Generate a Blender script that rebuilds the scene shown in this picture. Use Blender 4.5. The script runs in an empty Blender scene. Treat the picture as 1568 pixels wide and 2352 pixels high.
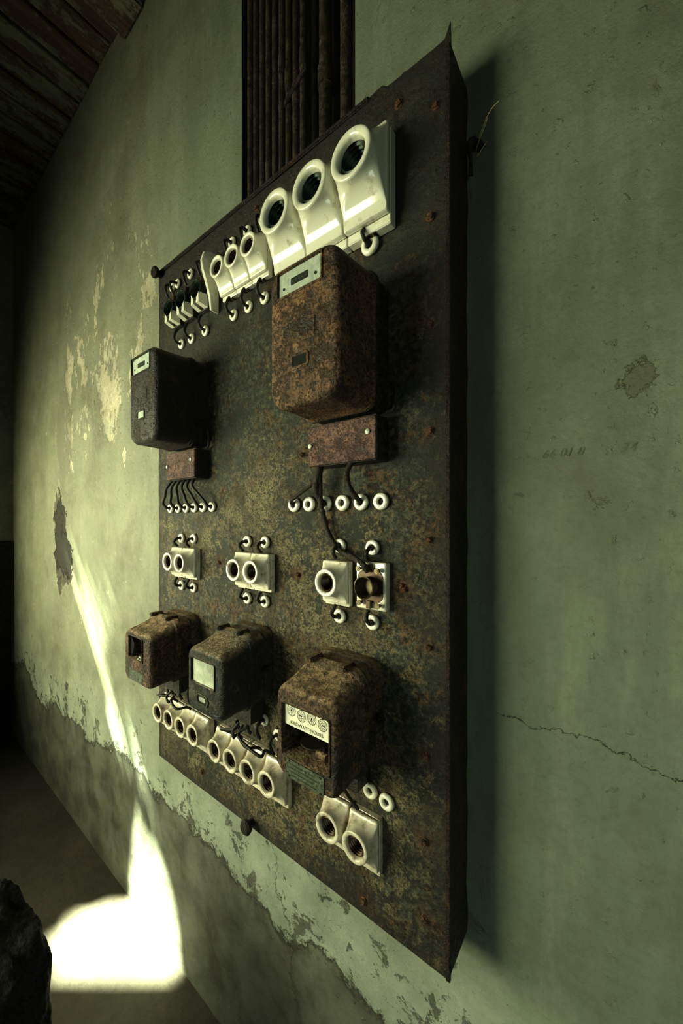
import bpy, bmesh, math, random
from mathutils import Vector, noise
random.seed(7)
H=1.99            # eye height (floor z=0)
PX0,PX1,PZ0,PZ1=-1.518,-0.283,-0.965+H,1.037+H   # panel sheet extents
YC=-0.866         # camera y
YP=-0.116         # panel face
sc=bpy.context.scene
col=sc.collection
sc.view_settings.view_transform='Standard'
sc.view_settings.look='None'
sc.view_settings.exposure=.12
sc.view_settings.gamma=.81
BOLTS=[(-.327,.199),(-.329,-.038),(-.388,-.151),(-.329,-.272),(-.335,-.511),(-.722,-.148),(-1.094,-.138),(-.7056,.189),(-.326,.663),(-.326,.43),(-.315,.896),(-.404,.96),(-.34,-.87),(-.395,-.145),(-.62,-.0),(-1.2,-.9),(-.9,.98),(-.34,-.70),(-.5,-.93)]

# ---------------------------------------------------------------- materials
def nt(name):
    m=bpy.data.materials.new(name); m.use_nodes=True
    t=m.node_tree; t.nodes.clear()
    o=t.nodes.new('ShaderNodeOutputMaterial'); b=t.nodes.new('ShaderNodeBsdfPrincipled')
    t.links.new(b.outputs[0],o.inputs[0]); return m,t,b
class N:
    def __init__(s,t): s.t=t
    def coord(s,scale=(1,1,1),world=False,rnd=True):
        n=s.t.nodes; l=s.t.links
        if world:
            g=n.new('ShaderNodeNewGeometry').outputs['Position']
        else:
            g=n.new('ShaderNodeTexCoord').outputs['Object']
            if rnd:
                oi=n.new('ShaderNodeObjectInfo'); a=n.new('ShaderNodeVectorMath'); a.operation='ADD'
                mu=n.new('ShaderNodeMath'); mu.operation='MULTIPLY'; mu.inputs[1].default_value=7.0
                l.new(oi.outputs['Random'],mu.inputs[0])
                l.new(g,a.inputs[0]); l.new(mu.outputs[0],a.inputs[1]); g=a.outputs[0]
        mp=n.new('ShaderNodeMapping'); mp.inputs['Scale'].default_value=scale
        l.new(g,mp.inputs[0]); return mp.outputs[0]
    def noise(s,c,scale,detail=6,rough=.6,dist=0):
        x=s.t.nodes.new('ShaderNodeTexNoise'); x.inputs['Scale'].default_value=scale
        x.inputs['Detail'].default_value=detail; x.inputs['Roughness'].default_value=rough; x.inputs['Distortion'].default_value=dist
        s.t.links.new(c,x.inputs['Vector']); return x.outputs['Fac']
    def dist(s,c,p):
        x=s.t.nodes.new('ShaderNodeVectorMath'); x.operation='DISTANCE'
        s.t.links.new(c,x.inputs[0]); x.inputs[1].default_value=p; return x.outputs['Value']
    def ramp(s,f,a,b,va=0,vb=1):
        x=s.t.nodes.new('ShaderNodeMapRange'); x.inputs[1].default_value=a; x.inputs[2].default_value=b
        x.inputs[3].default_value=va; x.inputs[4].default_value=vb; x.clamp=True
        s.t.links.new(f,x.inputs[0]); return x.outputs[0]
    def mix(s,f,a,b):
        x=s.t.nodes.new('ShaderNodeMix'); x.data_type='RGBA'
        if isinstance(f,(int,float)): x.inputs[0].default_value=f
        else: s.t.links.new(f,x.inputs[0])
        for i,v in ((6,a),(7,b)):
            if isinstance(v,tuple): x.inputs[i].default_value=(*v,1)
            else: s.t.links.new(v,x.inputs[i])
        return x.outputs[2]
    def m(s,op,a,b=0,c=None):
        x=s.t.nodes.new('ShaderNodeMath'); x.operation=op
        for i,v in enumerate((a,b,c)):
            if v is None: continue
            if isinstance(v,(int,float)): x.inputs[i].default_value=v
            else: s.t.links.new(v,x.inputs[i])
        return x.outputs[0]
    def xyz(s,c):
        x=s.t.nodes.new('ShaderNodeSeparateXYZ'); s.t.links.new(c,x.inputs[0]); return x.outputs
    def bump(s,b,h,st=.5,d=.01,prev=None):
        x=s.t.nodes.new('ShaderNodeBump'); x.inputs['Strength'].default_value=st; x.inputs['Distance'].default_value=d
        s.t.links.new(h,x.inputs['Height'])
        if prev: s.t.links.new(prev,x.inputs['Normal'])
        s.t.links.new(x.outputs[0],b.inputs['Normal']); return x.outputs[0]

def simple(name,colr,rough=.6,metal=0,nscale=40,var=.3,bump=.2):
    m,t,b=nt(name); n=N(t); c=n.coord()
    f=n.noise(c,nscale)
    c2=tuple(x*(1-var) for x in colr); c3=tuple(min(1,x*(1+var)) for x in colr)
    t.links.new(n.mix(n.ramp(f,.3,.7),c2,c3),b.inputs['Base Color'])
    b.inputs['Roughness'].default_value=rough; b.inputs['Metallic'].default_value=metal
    if bump: n.bump(b,f,bump,.003)
    return m

def rusty(name,base,r1,r2,cover=.5,scale=14,rough=.7,metal=.0,dust=None,bump=.5,world=False,fine=90):
    """base coat, blotchy rust, fine pitting and (optionally) dust on upward faces"""
    m,t,b=nt(name); n=N(t); c=n.coord(world=world)
    big=n.noise(c,scale,8,.65,.3); fn=n.noise(c,fine,5,.7); mid=n.noise(c,scale*3.1,6,.7); vf=n.noise(c,fine*2.6,3,.6)
    f=n.m('ADD',n.m('MULTIPLY',big,.5),n.m('MULTIPLY',fn,.5))
    mask=n.ramp(f,.62-cover*.3,.68-cover*.3)
    rc=n.mix(n.ramp(mid,.42,.58),r1,r2)
    rc=n.mix(n.ramp(n.m('ADD',n.m('MULTIPLY',fn,.5),n.m('MULTIPLY',vf,.5)),.49,.57),rc,tuple(x*.3 for x in r2))
    dark=n.mix(n.ramp(fn,.35,.65),tuple(x*.5 for x in base),base)
    cc=n.mix(mask,dark,rc)
    if dust:
        g=t.nodes.new('ShaderNodeNewGeometry'); z=n.xyz(g.outputs['Normal'])[2]
        dm=n.m('MULTIPLY',n.ramp(z,.3,.75),n.ramp(mid,.25,.5))
        cc=n.mix(dm,cc,n.mix(n.ramp(fn,.38,.62),tuple(x*.3 for x in dust),dust))
    t.links.new(cc,b.inputs['Base Color'])
    t.links.new(n.ramp(mask,0,1,rough-.22,rough+.15),b.inputs['Roughness'])
    b.inputs['Metallic'].default_value=metal
    n.bump(b,n.m('ADD',n.m('ADD',n.m('MULTIPLY',f,1.2),n.m('MULTIPLY',vf,.6)),n.m('MULTIPLY',mask,.3)),bump,.006)
    return m

def porcelain(name,colr,dirt,amount=.3,rough=.12):
    m,t,b=nt(name); n=N(t); c=n.coord()
    f=n.noise(c,30,6,.65); g=n.noise(c,160,3,.6)
    mask=n.ramp(n.m('ADD',n.m('MULTIPLY',f,.8),n.m('MULTIPLY',g,.2)),.68-amount*.4,.78-amount*.3)
    t.links.new(n.mix(n.m('MULTIPLY',mask,.75),colr,dirt),b.inputs['Base Color'])
    t.links.new(n.ramp(mask,0,1,rough,.6),b.inputs['Roughness'])
    b.inputs['Coat Weight'].default_value=.5; b.inputs['Coat Roughness'].default_value=.08
    return m

M_porc=porcelain('porcelain_white',(.74,.73,.61),(.26,.21,.13),.30,.12)
M_porcd=porcelain('porcelain_dusty',(.68,.62,.49),(.19,.14,.09),.50,.28)
M_porcm=porcelain('porcelain_stained',(.82,.78,.65),(.24,.16,.09),.38,.15)
M_bush=porcelain('porcelain_bushing_glaze',(.82,.79,.66),(.30,.2,.12),.22,.15)
M_green=simple('verdigris_thread',(.035,.055,.038),.38,.5)
M_brown=simple('brown_thread',(.085,.05,.025),.4,.4)
M_brass=simple('dull_brass',(.12,.095,.055),.4,.7)
M_black=simple('black_insulation',(.018,.017,.013),.6)
M_cloth=rusty('cloth_cable',(.03,.025,.018),(.08,.06,.035),(.05,.035,.02),.5,60,.8)
M_dark=simple('dark_interior',(.01,.009,.007),.8)
M_rustbig=rusty('speckled_brown_rust',(.055,.038,.024),(.25,.14,.068),(.13,.08,.048),.66,7,.62,0,(.28,.19,.11),1.0,fine=60)
M_rustdk=rusty('dark_rusty_enamel',(.03,.027,.02),(.10,.07,.04),(.06,.047,.03),.38,16,.6,0,(.24,.18,.10),.8)
M_blackenam=rusty('black_enamel_dusty',(.038,.043,.038),(.12,.105,.07),(.07,.067,.045),.42,20,.5,0,(.46,.36,.23),.9)
M_rustlow=rusty('brown_rust_dusty',(.045,.033,.023),(.19,.11,.06),(.095,.065,.042),.60,13,.65,0,(.48,.34,.20),1.0,fine=60)
M_purple=rusty('purple_brown_rust',(.09,.055,.055),(.24,.135,.095),(.16,.09,.085),.6,20,.6,0,None,.8)
M_frame=rusty('frame_rust',(.025,.019,.013),(.10,.045,.022),(.05,.03,.018),.45,12,.75,0,None,1.0)
M_pipe=rusty('pipe_rust',(.05,.042,.03),(.11,.08,.05),(.07,.053,.036),.5,20,.6,.1,None,.4)
M_bolt=rusty('bolt_rust',(.05,.032,.02),(.20,.09,.04),(.10,.055,.03),.7,60,.8,0,None,.8)
M_plate=simple('pale_label_metal',(.46,.51,.43),.4,.1,60,.25)
M_platedk=rusty('green_nameplate',(.12,.15,.10),(.18,.18,.12),(.08,.10,.065),.4,60,.5)
M_white=simple('dial_white',(.76,.74,.60),.5,0,80,.15,.05)
M_ink=simple('black_ink',(.012,.012,.01),.6)
M_glass=simple('cloudy_glass',(.44,.46,.38),.18,0,18,.5,.05)
M_glassdk=simple('dark_glass',(.03,.034,.028),.1,0,25,.3,.02)
M_straw=simple('straw',(.6,.5,.22),.8)
M_stone=rusty('dark_stone',(.015,.013,.010),(.030,.025,.017),(.012,.010,.008),.5,8,.9,0,None,1.0)

def panel_mat():
    m,t,b=nt('panel_sheet_steel'); n=N(t); c=n.coord(world=True)
    big=n.noise(c,2.4,8,.65,.5); b2=n.noise(c,6,10,.75,.6); mid=n.noise(c,18,8,.78,.3); fn=n.noise(c,70,6,.75); sp=n.noise(c,170,3,.6)
    bl=n.noise(c,3.3,9,.7,.9)
    x,y,z=n.xyz(c)
    base=n.mix(n.ramp(b2,.43,.57),(.028,.035,.027),(.115,.128,.088))
    base=n.mix(n.ramp(fn,.44,.56),(.026,.028,.020),base)
    cen=n.m('SUBTRACT',n.ramp(z,H+.8,H+.0,-.01,.052),n.ramp(x,-.62,-.36,0,.025))  # ochre thins to the right, painting in that side's shade
    g=n.m('ADD',n.m('ADD',n.m('MULTIPLY',mid,.4),n.m('MULTIPLY',big,.3)),n.m('ADD',n.m('MULTIPLY',fn,.3),cen))
    och=n.ramp(g,.535,.572)
    c1=n.mix(n.m('MULTIPLY',och,.88),base,n.mix(n.ramp(sp,.42,.58),(.10,.085,.047),(.34,.285,.155)))
    g2=n.m('ADD',n.m('ADD',n.m('MULTIPLY',mid,.35),n.m('MULTIPLY',sp,.35)),n.m('MULTIPLY',b2,.3))
    r=n.ramp(g2,.53,.55)
    c1=n.mix(n.m('MULTIPLY',r,.95),c1,n.mix(n.ramp(fn,.44,.56),(.04,.024,.013),(.18,.095,.043)))
    pit=n.ramp(n.m('ADD',n.m('MULTIPLY',fn,.5),n.m('MULTIPLY',sp,.5)),.42,.46,1,0)
    c1=n.mix(n.m('MULTIPLY',pit,.8),c1,(.016,.014,.010))
    c1=n.mix(n.m('MULTIPLY',n.ramp(bl,.52,.62),.6),c1,(.024,.023,.016))
    mn=None
    for bx,bz in BOLTS:
        d=n.dist(c,(bx,YP,bz+H)); mn=d if mn is None else n.m('MINIMUM',mn,d)
    hal=n.ramp(n.m('ADD',mn,n.m('MULTIPLY',n.m('SUBTRACT',mid,.5),.14)),.008,.032,1,0)
    c1=n.mix(n.m('MULTIPLY',hal,.7),c1,n.mix(n.ramp(fn,.42,.58),(.04,.024,.013),(.16,.08,.036)))
    ed=n.m('MINIMUM',n.m('MINIMUM',n.m('SUBTRACT',x,PX0),n.m('SUBTRACT',PX1,x)),n.m('MINIMUM',n.m('SUBTRACT',z,PZ0),n.m('SUBTRACT',PZ1,z)))
    em=n.ramp(n.m('ADD',ed,n.m('MULTIPLY',n.m('SUBTRACT',mid,.5),.3)),.0,.07,1,0)
    c1=n.mix(n.m('MULTIPLY',em,.85),c1,(.024,.019,.013))
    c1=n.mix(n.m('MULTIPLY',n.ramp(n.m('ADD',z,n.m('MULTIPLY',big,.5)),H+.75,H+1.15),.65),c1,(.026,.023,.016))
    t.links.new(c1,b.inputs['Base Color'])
    b.inputs['Metallic'].default_value=.05
    t.links.new(n.ramp(fn,.35,.65,.36,.75),b.inputs['Roughness'])
    n.bump(b,n.m('ADD',n.m('ADD',n.m('MULTIPLY',mid,.8),n.m('MULTIPLY',b2,.5)),n.m('ADD',n.m('MULTIPLY',fn,.8),n.m('MULTIPLY',r,.3))),1.0,.006)
    return m
M_panel=panel_mat()

def wall_mat():
    m,t,b=nt('old_plaster'); n=N(t); c=n.coord(world=True)
    x,y,z=n.xyz(c)
    big=n.noise(c,.9,6,.6); mid=n.noise(c,5,8,.65,.2); fn=n.noise(c,45,6,.7); strk=n.noise(n.coord((2.2,2.2,.6),world=True),1.6,8,.65)
    vfn=n.noise(c,130,4,.65)
    st2=n.noise(n.coord((5,5,.8),world=True),1.6,8,.72)
    base=n.mix(n.ramp(big,.35,.65),(.175,.205,.155),(.23,.25,.182))
    base=n.mix(n.m('MULTIPLY',n.ramp(strk,.42,.64),.8),base,(.135,.152,.108))
    base=n.mix(n.m('MULTIPLY',n.ramp(st2,.50,.64),.4),base,(.29,.31,.235))
    base=n.mix(n.m('MULTIPLY',n.ramp(fn,.47,.64),.28),base,(.11,.12,.08))
    base=n.mix(n.m('MULTIPLY',n.ramp(vfn,.57,.70),.25),base,(.08,.085,.055))
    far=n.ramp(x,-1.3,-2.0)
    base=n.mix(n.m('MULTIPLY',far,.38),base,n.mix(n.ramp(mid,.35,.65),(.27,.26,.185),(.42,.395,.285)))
    pe=n.noise(n.coord((1,1,.6),world=True),4.5,12,.74,.1)
    zx=n.m('MULTIPLY',n.ramp(x,-3.4,-3.0),n.ramp(x,-1.4,-2.1)); zone=n.m('MULTIPLY',zx,n.m('MULTIPLY',n.ramp(z,H+.2,H+.6),n.ramp(z,H+1.75,H+1.15)))
    pm=n.ramp(n.m('ADD',pe,n.m('MULTIPLY',zone,.135)),.640,.648)
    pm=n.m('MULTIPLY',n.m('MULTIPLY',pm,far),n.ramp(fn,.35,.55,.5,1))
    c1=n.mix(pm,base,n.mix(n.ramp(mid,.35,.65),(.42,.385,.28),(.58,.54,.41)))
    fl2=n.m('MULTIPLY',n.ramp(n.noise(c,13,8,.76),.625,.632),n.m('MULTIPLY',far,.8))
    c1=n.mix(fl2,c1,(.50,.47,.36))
    dsp=n.m('MULTIPLY',n.ramp(n.noise(c,24,6,.74),.645,.66),n.ramp(x,-.9,-1.6,.0,1))
    c1=n.mix(dsp,c1,(.095,.088,.06))
    st=n.m('MULTIPLY',n.ramp(n.noise(c,1.7,8,.74),.49,.65),.6)
    c1=n.mix(st,c1,(.125,.118,.08))
    bd=n.m('SUBTRACT',z,n.m('ADD',.25,n.m('ADD',n.m('MULTIPLY',n.noise(c,1.3,3,.5),.5),n.m('MULTIPLY',n.noise(c,5,12,.74,.3),.32))))
    dm=n.ramp(bd,.0,.006,1,0)
    lowc=n.mix(n.ramp(mid,.38,.62),(.075,.073,.053),(.17,.175,.135))
    rim=n.ramp(n.m('ABSOLUTE',bd),.0,.02,.75,0)
    pale=n.m('MULTIPLY',n.ramp(bd,.45,.05),.75)
    c1=n.mix(pale,c1,n.mix(n.ramp(mid,.35,.65),(.30,.335,.27),(.46,.49,.40)))
    flk=n.m('MULTIPLY',n.ramp(n.m('ADD',n.noise(c,9,12,.77,.3),n.ramp(bd,.02,.4,.05,-.05)),.585,.595),n.ramp(bd,.5,.3))
    c1=n.mix(flk,c1,lowc)
    c1=n.mix(dm,c1,lowc)
    c1=n.mix(rim,c1,(.05,.045,.03))
    def blob(cx,cz,rx,rz,w=.35,fs=9):
        a=n.m('DIVIDE',n.m('SUBTRACT',x,cx),rx); d=n.m('DIVIDE',n.m('SUBTRACT',z,cz),rz)
        r=n.m('SQRT',n.m('ADD',n.m('MULTIPLY',a,a),n.m('MULTIPLY',d,d)))
        return n.m('ADD',r,n.m('MULTIPLY',n.m('SUBTRACT',n.noise(c,fs,8,.75),.5),w*4))
    rep=n.ramp(blob(-3.1,H+.62,.16,.33,.2),.95,1.05,1,0)
    c1=n.mix(n.m('MULTIPLY',rep,.6),c1,(.20,.19,.15))
    bl=n.m('MINIMUM',blob(-3.22,H+.0,.10,.22,.9,7),blob(-3.12,H-.27,.17,.20,.9,7))
    hole=n.ramp(bl,.95,1.0,1,0); lip=n.ramp(bl,1.0,1.22,1,0)
    inner=n.ramp(n.m('MINIMUM',blob(-3.17,H-.05,.13,.20,.8,7),blob(-3.10,H-.24,.17,.15,.8,7)),.9,1.0,1,0)
    c1=n.mix(n.m('MULTIPLY',lip,.6),c1,(.42,.40,.31))
    c1=n.mix(hole,c1,n.mix(n.ramp(mid,.4,.6),(.05,.044,.032),(.12,.105,.075)))
    c1=n.mix(inner,c1,(.016,.014,.010))  # near-black core paints the hole's inner shade on flat plaster
    chip=n.ramp(blob(.030,H+.265,.028,.028,1.2,18),.85,.95,1,0)
    c1=n.mix(n.m('MULTIPLY',chip,.7),c1,(.12,.115,.075))
    wob=n.m('MULTIPLY',n.m('SUBTRACT',n.noise(c,6,8,.7),.5),.14)
    ck=n.m('ABSOLUTE',n.m('SUBTRACT',n.m('ADD',z,wob),n.m('ADD',H-.44,n.m('MULTIPLY',x,-.06))))
    ckm=n.m('MULTIPLY',n.ramp(ck,.0004,.0012,1,0),n.m('MULTIPLY',n.ramp(x,-.24,-.2),n.ramp(x,1.2,.4)))
    wob2=n.m('MULTIPLY',n.m('SUBTRACT',n.noise(c,5,8,.75),.5),.3)
    ck2=n.m('ABSOLUTE',n.m('SUBTRACT',n.m('ADD',x,wob2),n.m('ADD',-.75,n.m('MULTIPLY',z,-.25))))
    ckm=n.m('MAXIMUM',ckm,n.m('MULTIPLY',n.ramp(ck2,.0008,.0025,1,0),n.ramp(z,.95,.8)))
    c1=n.mix(n.m('MULTIPLY',ckm,.9),c1,(.025,.025,.017))
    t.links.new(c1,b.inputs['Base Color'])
    b.inputs['Roughness'].default_value=.7
    pim=n.ramp(n.noise(c,34,4,.6),.62,.74)
    hgt=n.m('ADD',n.m('ADD',n.m('MULTIPLY',fn,.28),n.m('MULTIPLY',vfn,.14)),n.m('ADD',n.m('MULTIPLY',mid,.8),n.m('MULTIPLY',pim,.3)))
    hgt=n.m('SUBTRACT',hgt,n.m('MULTIPLY',n.m('MAXIMUM',pm,n.m('MAXIMUM',fl2,dsp)),.3))
    hgt=n.m('SUBTRACT',hgt,n.m('MULTIPLY',n.m('MAXIMUM',dm,flk),.8))
    hgt=n.m('SUBTRACT',hgt,n.m('MULTIPLY',n.m('ADD',hole,inner),3.0))
    hgt=n.m('SUBTRACT',hgt,n.m('MULTIPLY',chip,1.0))
    hgt=n.m('SUBTRACT',hgt,n.m('MULTIPLY',ckm,.5))
    flake=n.m('MULTIPLY',n.ramp(n.noise(c,9,8,.72,.5),.645,.657),.3)
    hgt=n.m('ADD',hgt,flake)
    n.bump(b,hgt,.75,.012)
    return m
M_wall=wall_mat()

def wood_mat():
    m,t,b=nt('peeling_painted_boards'); n=N(t)
    cg=n.coord((6,.5,6),world=True)
    g=n.noise(cg,6,8,.7,.3); f=n.noise(n.coord((2.2,.8,2),world=True),3.5,8,.7)
    f2=n.noise(n.coord(world=True),35,5,.7)
    paint=n.ramp(n.m('ADD',n.m('MULTIPLY',f,.75),n.m('MULTIPLY',f2,.25)),.46,.50)
    wood=n.mix(n.ramp(g,.35,.65),(.04,.024,.015),(.12,.07,.04))
    cc=n.mix(paint,n.mix(n.ramp(g,.3,.7),(.10,.105,.07),(.21,.21,.145)),wood)
    t.links.new(cc,b.inputs['Base Color']); b.inputs['Roughness'].default_value=.75
    n.bump(b,n.m('SUBTRACT',g,n.m('MULTIPLY',paint,.6)),.5,.008); return m
M_wood=wood_mat()
def floor_mat():
    m,t,b=nt('dirty_floor'); n=N(t); c=n.coord(world=True)
    a=n.noise(c,1.8,8,.65); f=n.noise(c,30,6,.7)
    cc=n.mix(n.ramp(a,.35,.65),(.042,.036,.025),(.09,.078,.055))
    cc=n.mix(n.m('MULTIPLY',n.ramp(f,.5,.7),.6),cc,(.035,.03,.022))
    t.links.new(cc,b.inputs['Base Color']); b.inputs['Roughness'].default_value=.8
    n.bump(b,n.m('ADD',a,n.m('MULTIPLY',f,.4)),.6,.02); return m
M_floor=floor_mat()

# ---------------------------------------------------------------- mesh helpers
def fin(bm,name,mat,angle=35):
    bmesh.ops.recalc_face_normals(bm,faces=bm.faces)
    me=bpy.data.meshes.new(name); bm.to_mesh(me); bm.free()
    me.materials.append(mat)
    for p in me.polygons: p.use_smooth=True
    me.set_sharp_from_angle(angle=math.radians(angle))
    return me
def rr(hw,hh,r,n=6):
    r=min(r,hw,hh); pts=[]
    for cx,cz,a0 in ((hw-r,hh-r,0),(-hw+r,hh-r,90),(-hw+r,-hh+r,180),(hw-r,-hh+r,270)):
        for i in range(n+1):
            a=math.radians(a0+90*i/n); pts.append((cx+r*math.cos(a),cz+r*math.sin(a)))
    return pts
def loft(bm,rings,cap0=True,cap1=True,n=6):
    """rings: (depth,cx,cz,hw,hh,r) - depth is measured out of the wall (-y)"""
    prev=None; first=None
    for d,cx,cz,hw,hh,r in rings:
        vs=[bm.verts.new((cx+x,-d,cz+z)) for x,z in rr(hw,hh,r,n)]
        if prev:
            k=len(vs)
            for i in range(k): bm.faces.new((prev[i],prev[(i+1)%k],vs[(i+1)%k],vs[i]))
        else: first=vs
        prev=vs
    if cap0: bm.faces.new(first)
    if cap1: bm.faces.new(prev)
def box(bm,x0,x1,y0,y1,z0,z1,bev=0):
    r=bmesh.ops.create_cube(bm,size=1)
    for v in r['verts']:
        v.co=Vector(((x0+x1)/2+v.co.x*(x1-x0),(y0+y1)/2+v.co.y*(y1-y0),(z0+z1)/2+v.co.z*(z1-z0)))
    if bev:
        es=list({e for v in r['verts'] for e in v.link_edges})
        bmesh.ops.bevel(bm,geom=es,offset=bev,segments=2,affect='EDGES')
def cyl(bm,p0,p1,r0,r1=None,seg=16,cap=True):
    r1=r0 if r1 is None else r1
    p0=Vector(p0);p1=Vector(p1); d=(p1-p0).normalized()
    u=d.orthogonal().normalized(); w=d.cross(u)
    A=[];B=[]
    for i in range(seg):
        a=2*math.pi*i/seg; o=u*math.cos(a)+w*math.sin(a)
        A.append(bm.verts.new(p0+o*r0)); B.append(bm.verts.new(p1+o*r1))
    for i in range(seg): bm.faces.new((A[i],A[(i+1)%seg],B[(i+1)%seg],B[i]))
    if cap: bm.faces.new(A); bm.faces.new(B)
def tube(bm,pts,r,seg=10,sub=6,wob=0):
    P=[Vector(p) for p in pts]; path=[]
    for i in range(len(P)-1):
        a=P[max(i-1,0)];b=P[i];c=P[i+1];d=P[min(i+2,len(P)-1)]
        for k in range(sub):
            t=k/sub
            path.append(.5*((2*b)+(c-a)*t+(2*a-5*b+4*c-d)*t*t+(3*b-a-3*c+d)*t**3))
    path.append(P[-1]); prev=None; first=None
    u=None
    for i,p in enumerate(path):
        tg=(path[min(i+1,len(path)-1)]-path[max(i-1,0)]).normalized()
        if u is None: u=tg.orthogonal().normalized()
        u=(u-tg*u.dot(tg)).normalized(); w=tg.cross(u)
        rr_=r*(1+wob*random.uniform(-1,1))
        vs=[bm.verts.new(p+(u*math.cos(2*math.pi*k/seg)+w*math.sin(2*math.pi*k/seg))*rr_) for k in range(seg)]
        if prev:
            for k in range(seg): bm.faces.new((prev[k],prev[(k+1)%seg],vs[(k+1)%seg],vs[k]))
        else: first=vs
        prev=vs
    bm.faces.new(first); bm.faces.new(prev)
def textbm(bm,body,size,cx,cz,d,shear=0):
    cu=bpy.data.curves.new('t','FONT'); cu.body=body; cu.size=size; cu.align_x='CENTER'; cu.align_y='CENTER'; cu.shear=shear
    ob=bpy.data.objects.new('t',cu); col.objects.link(ob); bpy.context.view_layer.update()
    me=bpy.data.meshes.new_from_object(ob.evaluated_get(bpy.context.evaluated_depsgraph_get()))
    bm2=bmesh.new(); bm2.from_mesh(me)
    mp={}
    for v in bm2.verts: mp[v]=bm.verts.new((cx+v.co.x,-d,cz+v.co.y))
    for f in bm2.faces:
        try: bm.faces.new([mp[v] for v in f.verts])
        except ValueError: pass
    bm2.free(); bpy.data.objects.remove(ob); bpy.data.curves.remove(cu); bpy.data.meshes.remove(me)

def mesh(name,mat,fn,angle=35):
    bm=bmesh.new(); fn(bm); return fin(bm,name,mat,angle)
def obj(name,me,parent=None,loc=(0,0,0),label=None,**k):
    o=bpy.data.objects.new(name,me); col.objects.link(o); o.location=loc
    if parent: o.parent=parent
    if label: o['label']=label
    for a,b in k.items(): o[a]=b
    return o
def thing(name,label,category,loc,group=None):
    e=bpy.data.objects.new(name,None); e.empty_display_size=.05; col.objects.link(e); e.location=loc
    e['label']=label; e['category']=category
    if group: e['group']=group
    return e
def copytree(src,loc,label=None,rot=0):
    c=src.copy(); col.objects.link(c); c.location=loc; c.rotation_euler=(0,rot,0)
    if label: c['label']=label
    for ch in src.children:
        k=ch.copy(); k.parent=c; col.objects.link(k)
        for g in ch.children:
            q=g.copy(); q.parent=k; col.objects.link(q)
    return c
def plane(bm,pts):
    bm.faces.new([bm.verts.new(p) for p in pts])

# ---------------------------------------------------------------- room
CZ=4.745
RX0,RX1,RZ0=-1.127,-.608,PZ0+1.2   # chase for the conduits
def wl(bm):
    xs=[-4.5,RX0,RX1,3.0]; zs=[0,RZ0,CZ]
    for i in range(3):
        for j in range(2):
            if i==1 and j==1: continue
            plane(bm,[(xs[i],0,zs[j]),(xs[i+1],0,zs[j]),(xs[i+1],0,zs[j+1]),(xs[i],0,zs[j+1])])
    D=.06
    plane(bm,[(RX0,0,RZ0),(RX0,D,RZ0),(RX0,D,CZ),(RX0,0,CZ)])
    plane(bm,[(RX1,0,RZ0),(RX1,D,RZ0),(RX1,D,CZ),(RX1,0,CZ)])
    plane(bm,[(RX0,0,RZ0),(RX1,0,RZ0),(RX1,D,RZ0),(RX0,D,RZ0)])
    plane(bm,[(RX0,D,RZ0),(RX1,D,RZ0),(RX1,D,CZ),(RX0,D,CZ)])
    bmesh.ops.remove_doubles(bm,verts=bm.verts,dist=1e-5)
wo=obj('wall_main',mesh('wall_main',M_wall,wl),kind='structure')
wo.data.materials.append(simple('chase_dark',(.04,.033,.024),.9,0,20,.5,.4))
for p in wo.data.polygons:
    if p.center.y>.001: p.material_index=1
obj('wall_end',mesh('wall_end',M_wall,lambda bm:plane(bm,[(-4.5,-3.3,0),(-4.5,0,0),(-4.5,0,CZ),(-4.5,-3.3,CZ)])),kind='structure')
obj('wall_opposite',mesh('wall_opposite',M_wall,lambda bm:plane(bm,[(-4.5,-3.3,0),(3,-3.3,0),(3,-3.3,CZ),(-4.5,-3.3,CZ)])),kind='structure')
obj('door_1',mesh('door_1',M_stone,lambda bm:(box(bm,-4.5,-4.46,-1.1,-.02,0,1.82),box(bm,-4.46,-4.45,-1.0,-.16,.1,1.7,.003))),kind='structure')
obj('floor',mesh('floor',M_floor,lambda bm:plane(bm,[(-4.5,-3.3,0),(3,-3.3,0),(3,0,0),(-4.5,0,0)])),kind='structure')

# boarded ceiling; added unseen openings shape the sun patch and streak
SD=Vector((.15,.45,-.88))
def up(x,y,z):
    t=(CZ-z)/-SD.z; return (x-SD.x*t, y-SD.y*t)
patch=[(-1.975,0,.50),(-1.93,0,.44),(-1.86,0,.40),(-1.774,0,.385),(-1.67,0,.30),(-1.60,0,.2),(-1.58,0,.1),(-1.57,0,0),(-1.54,-.03,0),(-1.72,-.17,0),(-1.95,-.34,0),(-2.10,-.34,0),(-2.20,-.30,0),(-2.15,-.25,0),(-2.23,-.22,0),(-2.17,-.16,0),(-2.15,-.10,0),(-2.10,-.06,0),(-2.06,-.03,0),(-2.055,0,0),(-2.04,0,.2),(-2.01,0,.33)]
def slit(pts,w,off=0):
    a=[];b=[]
    for i,(x,z) in enumerate(pts):
        x+=off*.6; z+=off*.8
        ww=w*(.15 if i in(0,len(pts)-1) else random.uniform(.5,1.35))/2
        a.append((x+ww*.62,0,z+ww*.62)); b.append((x-ww*.62,0,z-ww*.62))
    return a+b[::-1]
L0=[(-3.12,H-.16),(-2.85,H-.46),(-2.70,H-.60),(-2.55,H-.75),(-2.44,H-.87),(-2.30,H-1.01),(-2.14,H-1.2),(-2.04,H-1.33)]
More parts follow.
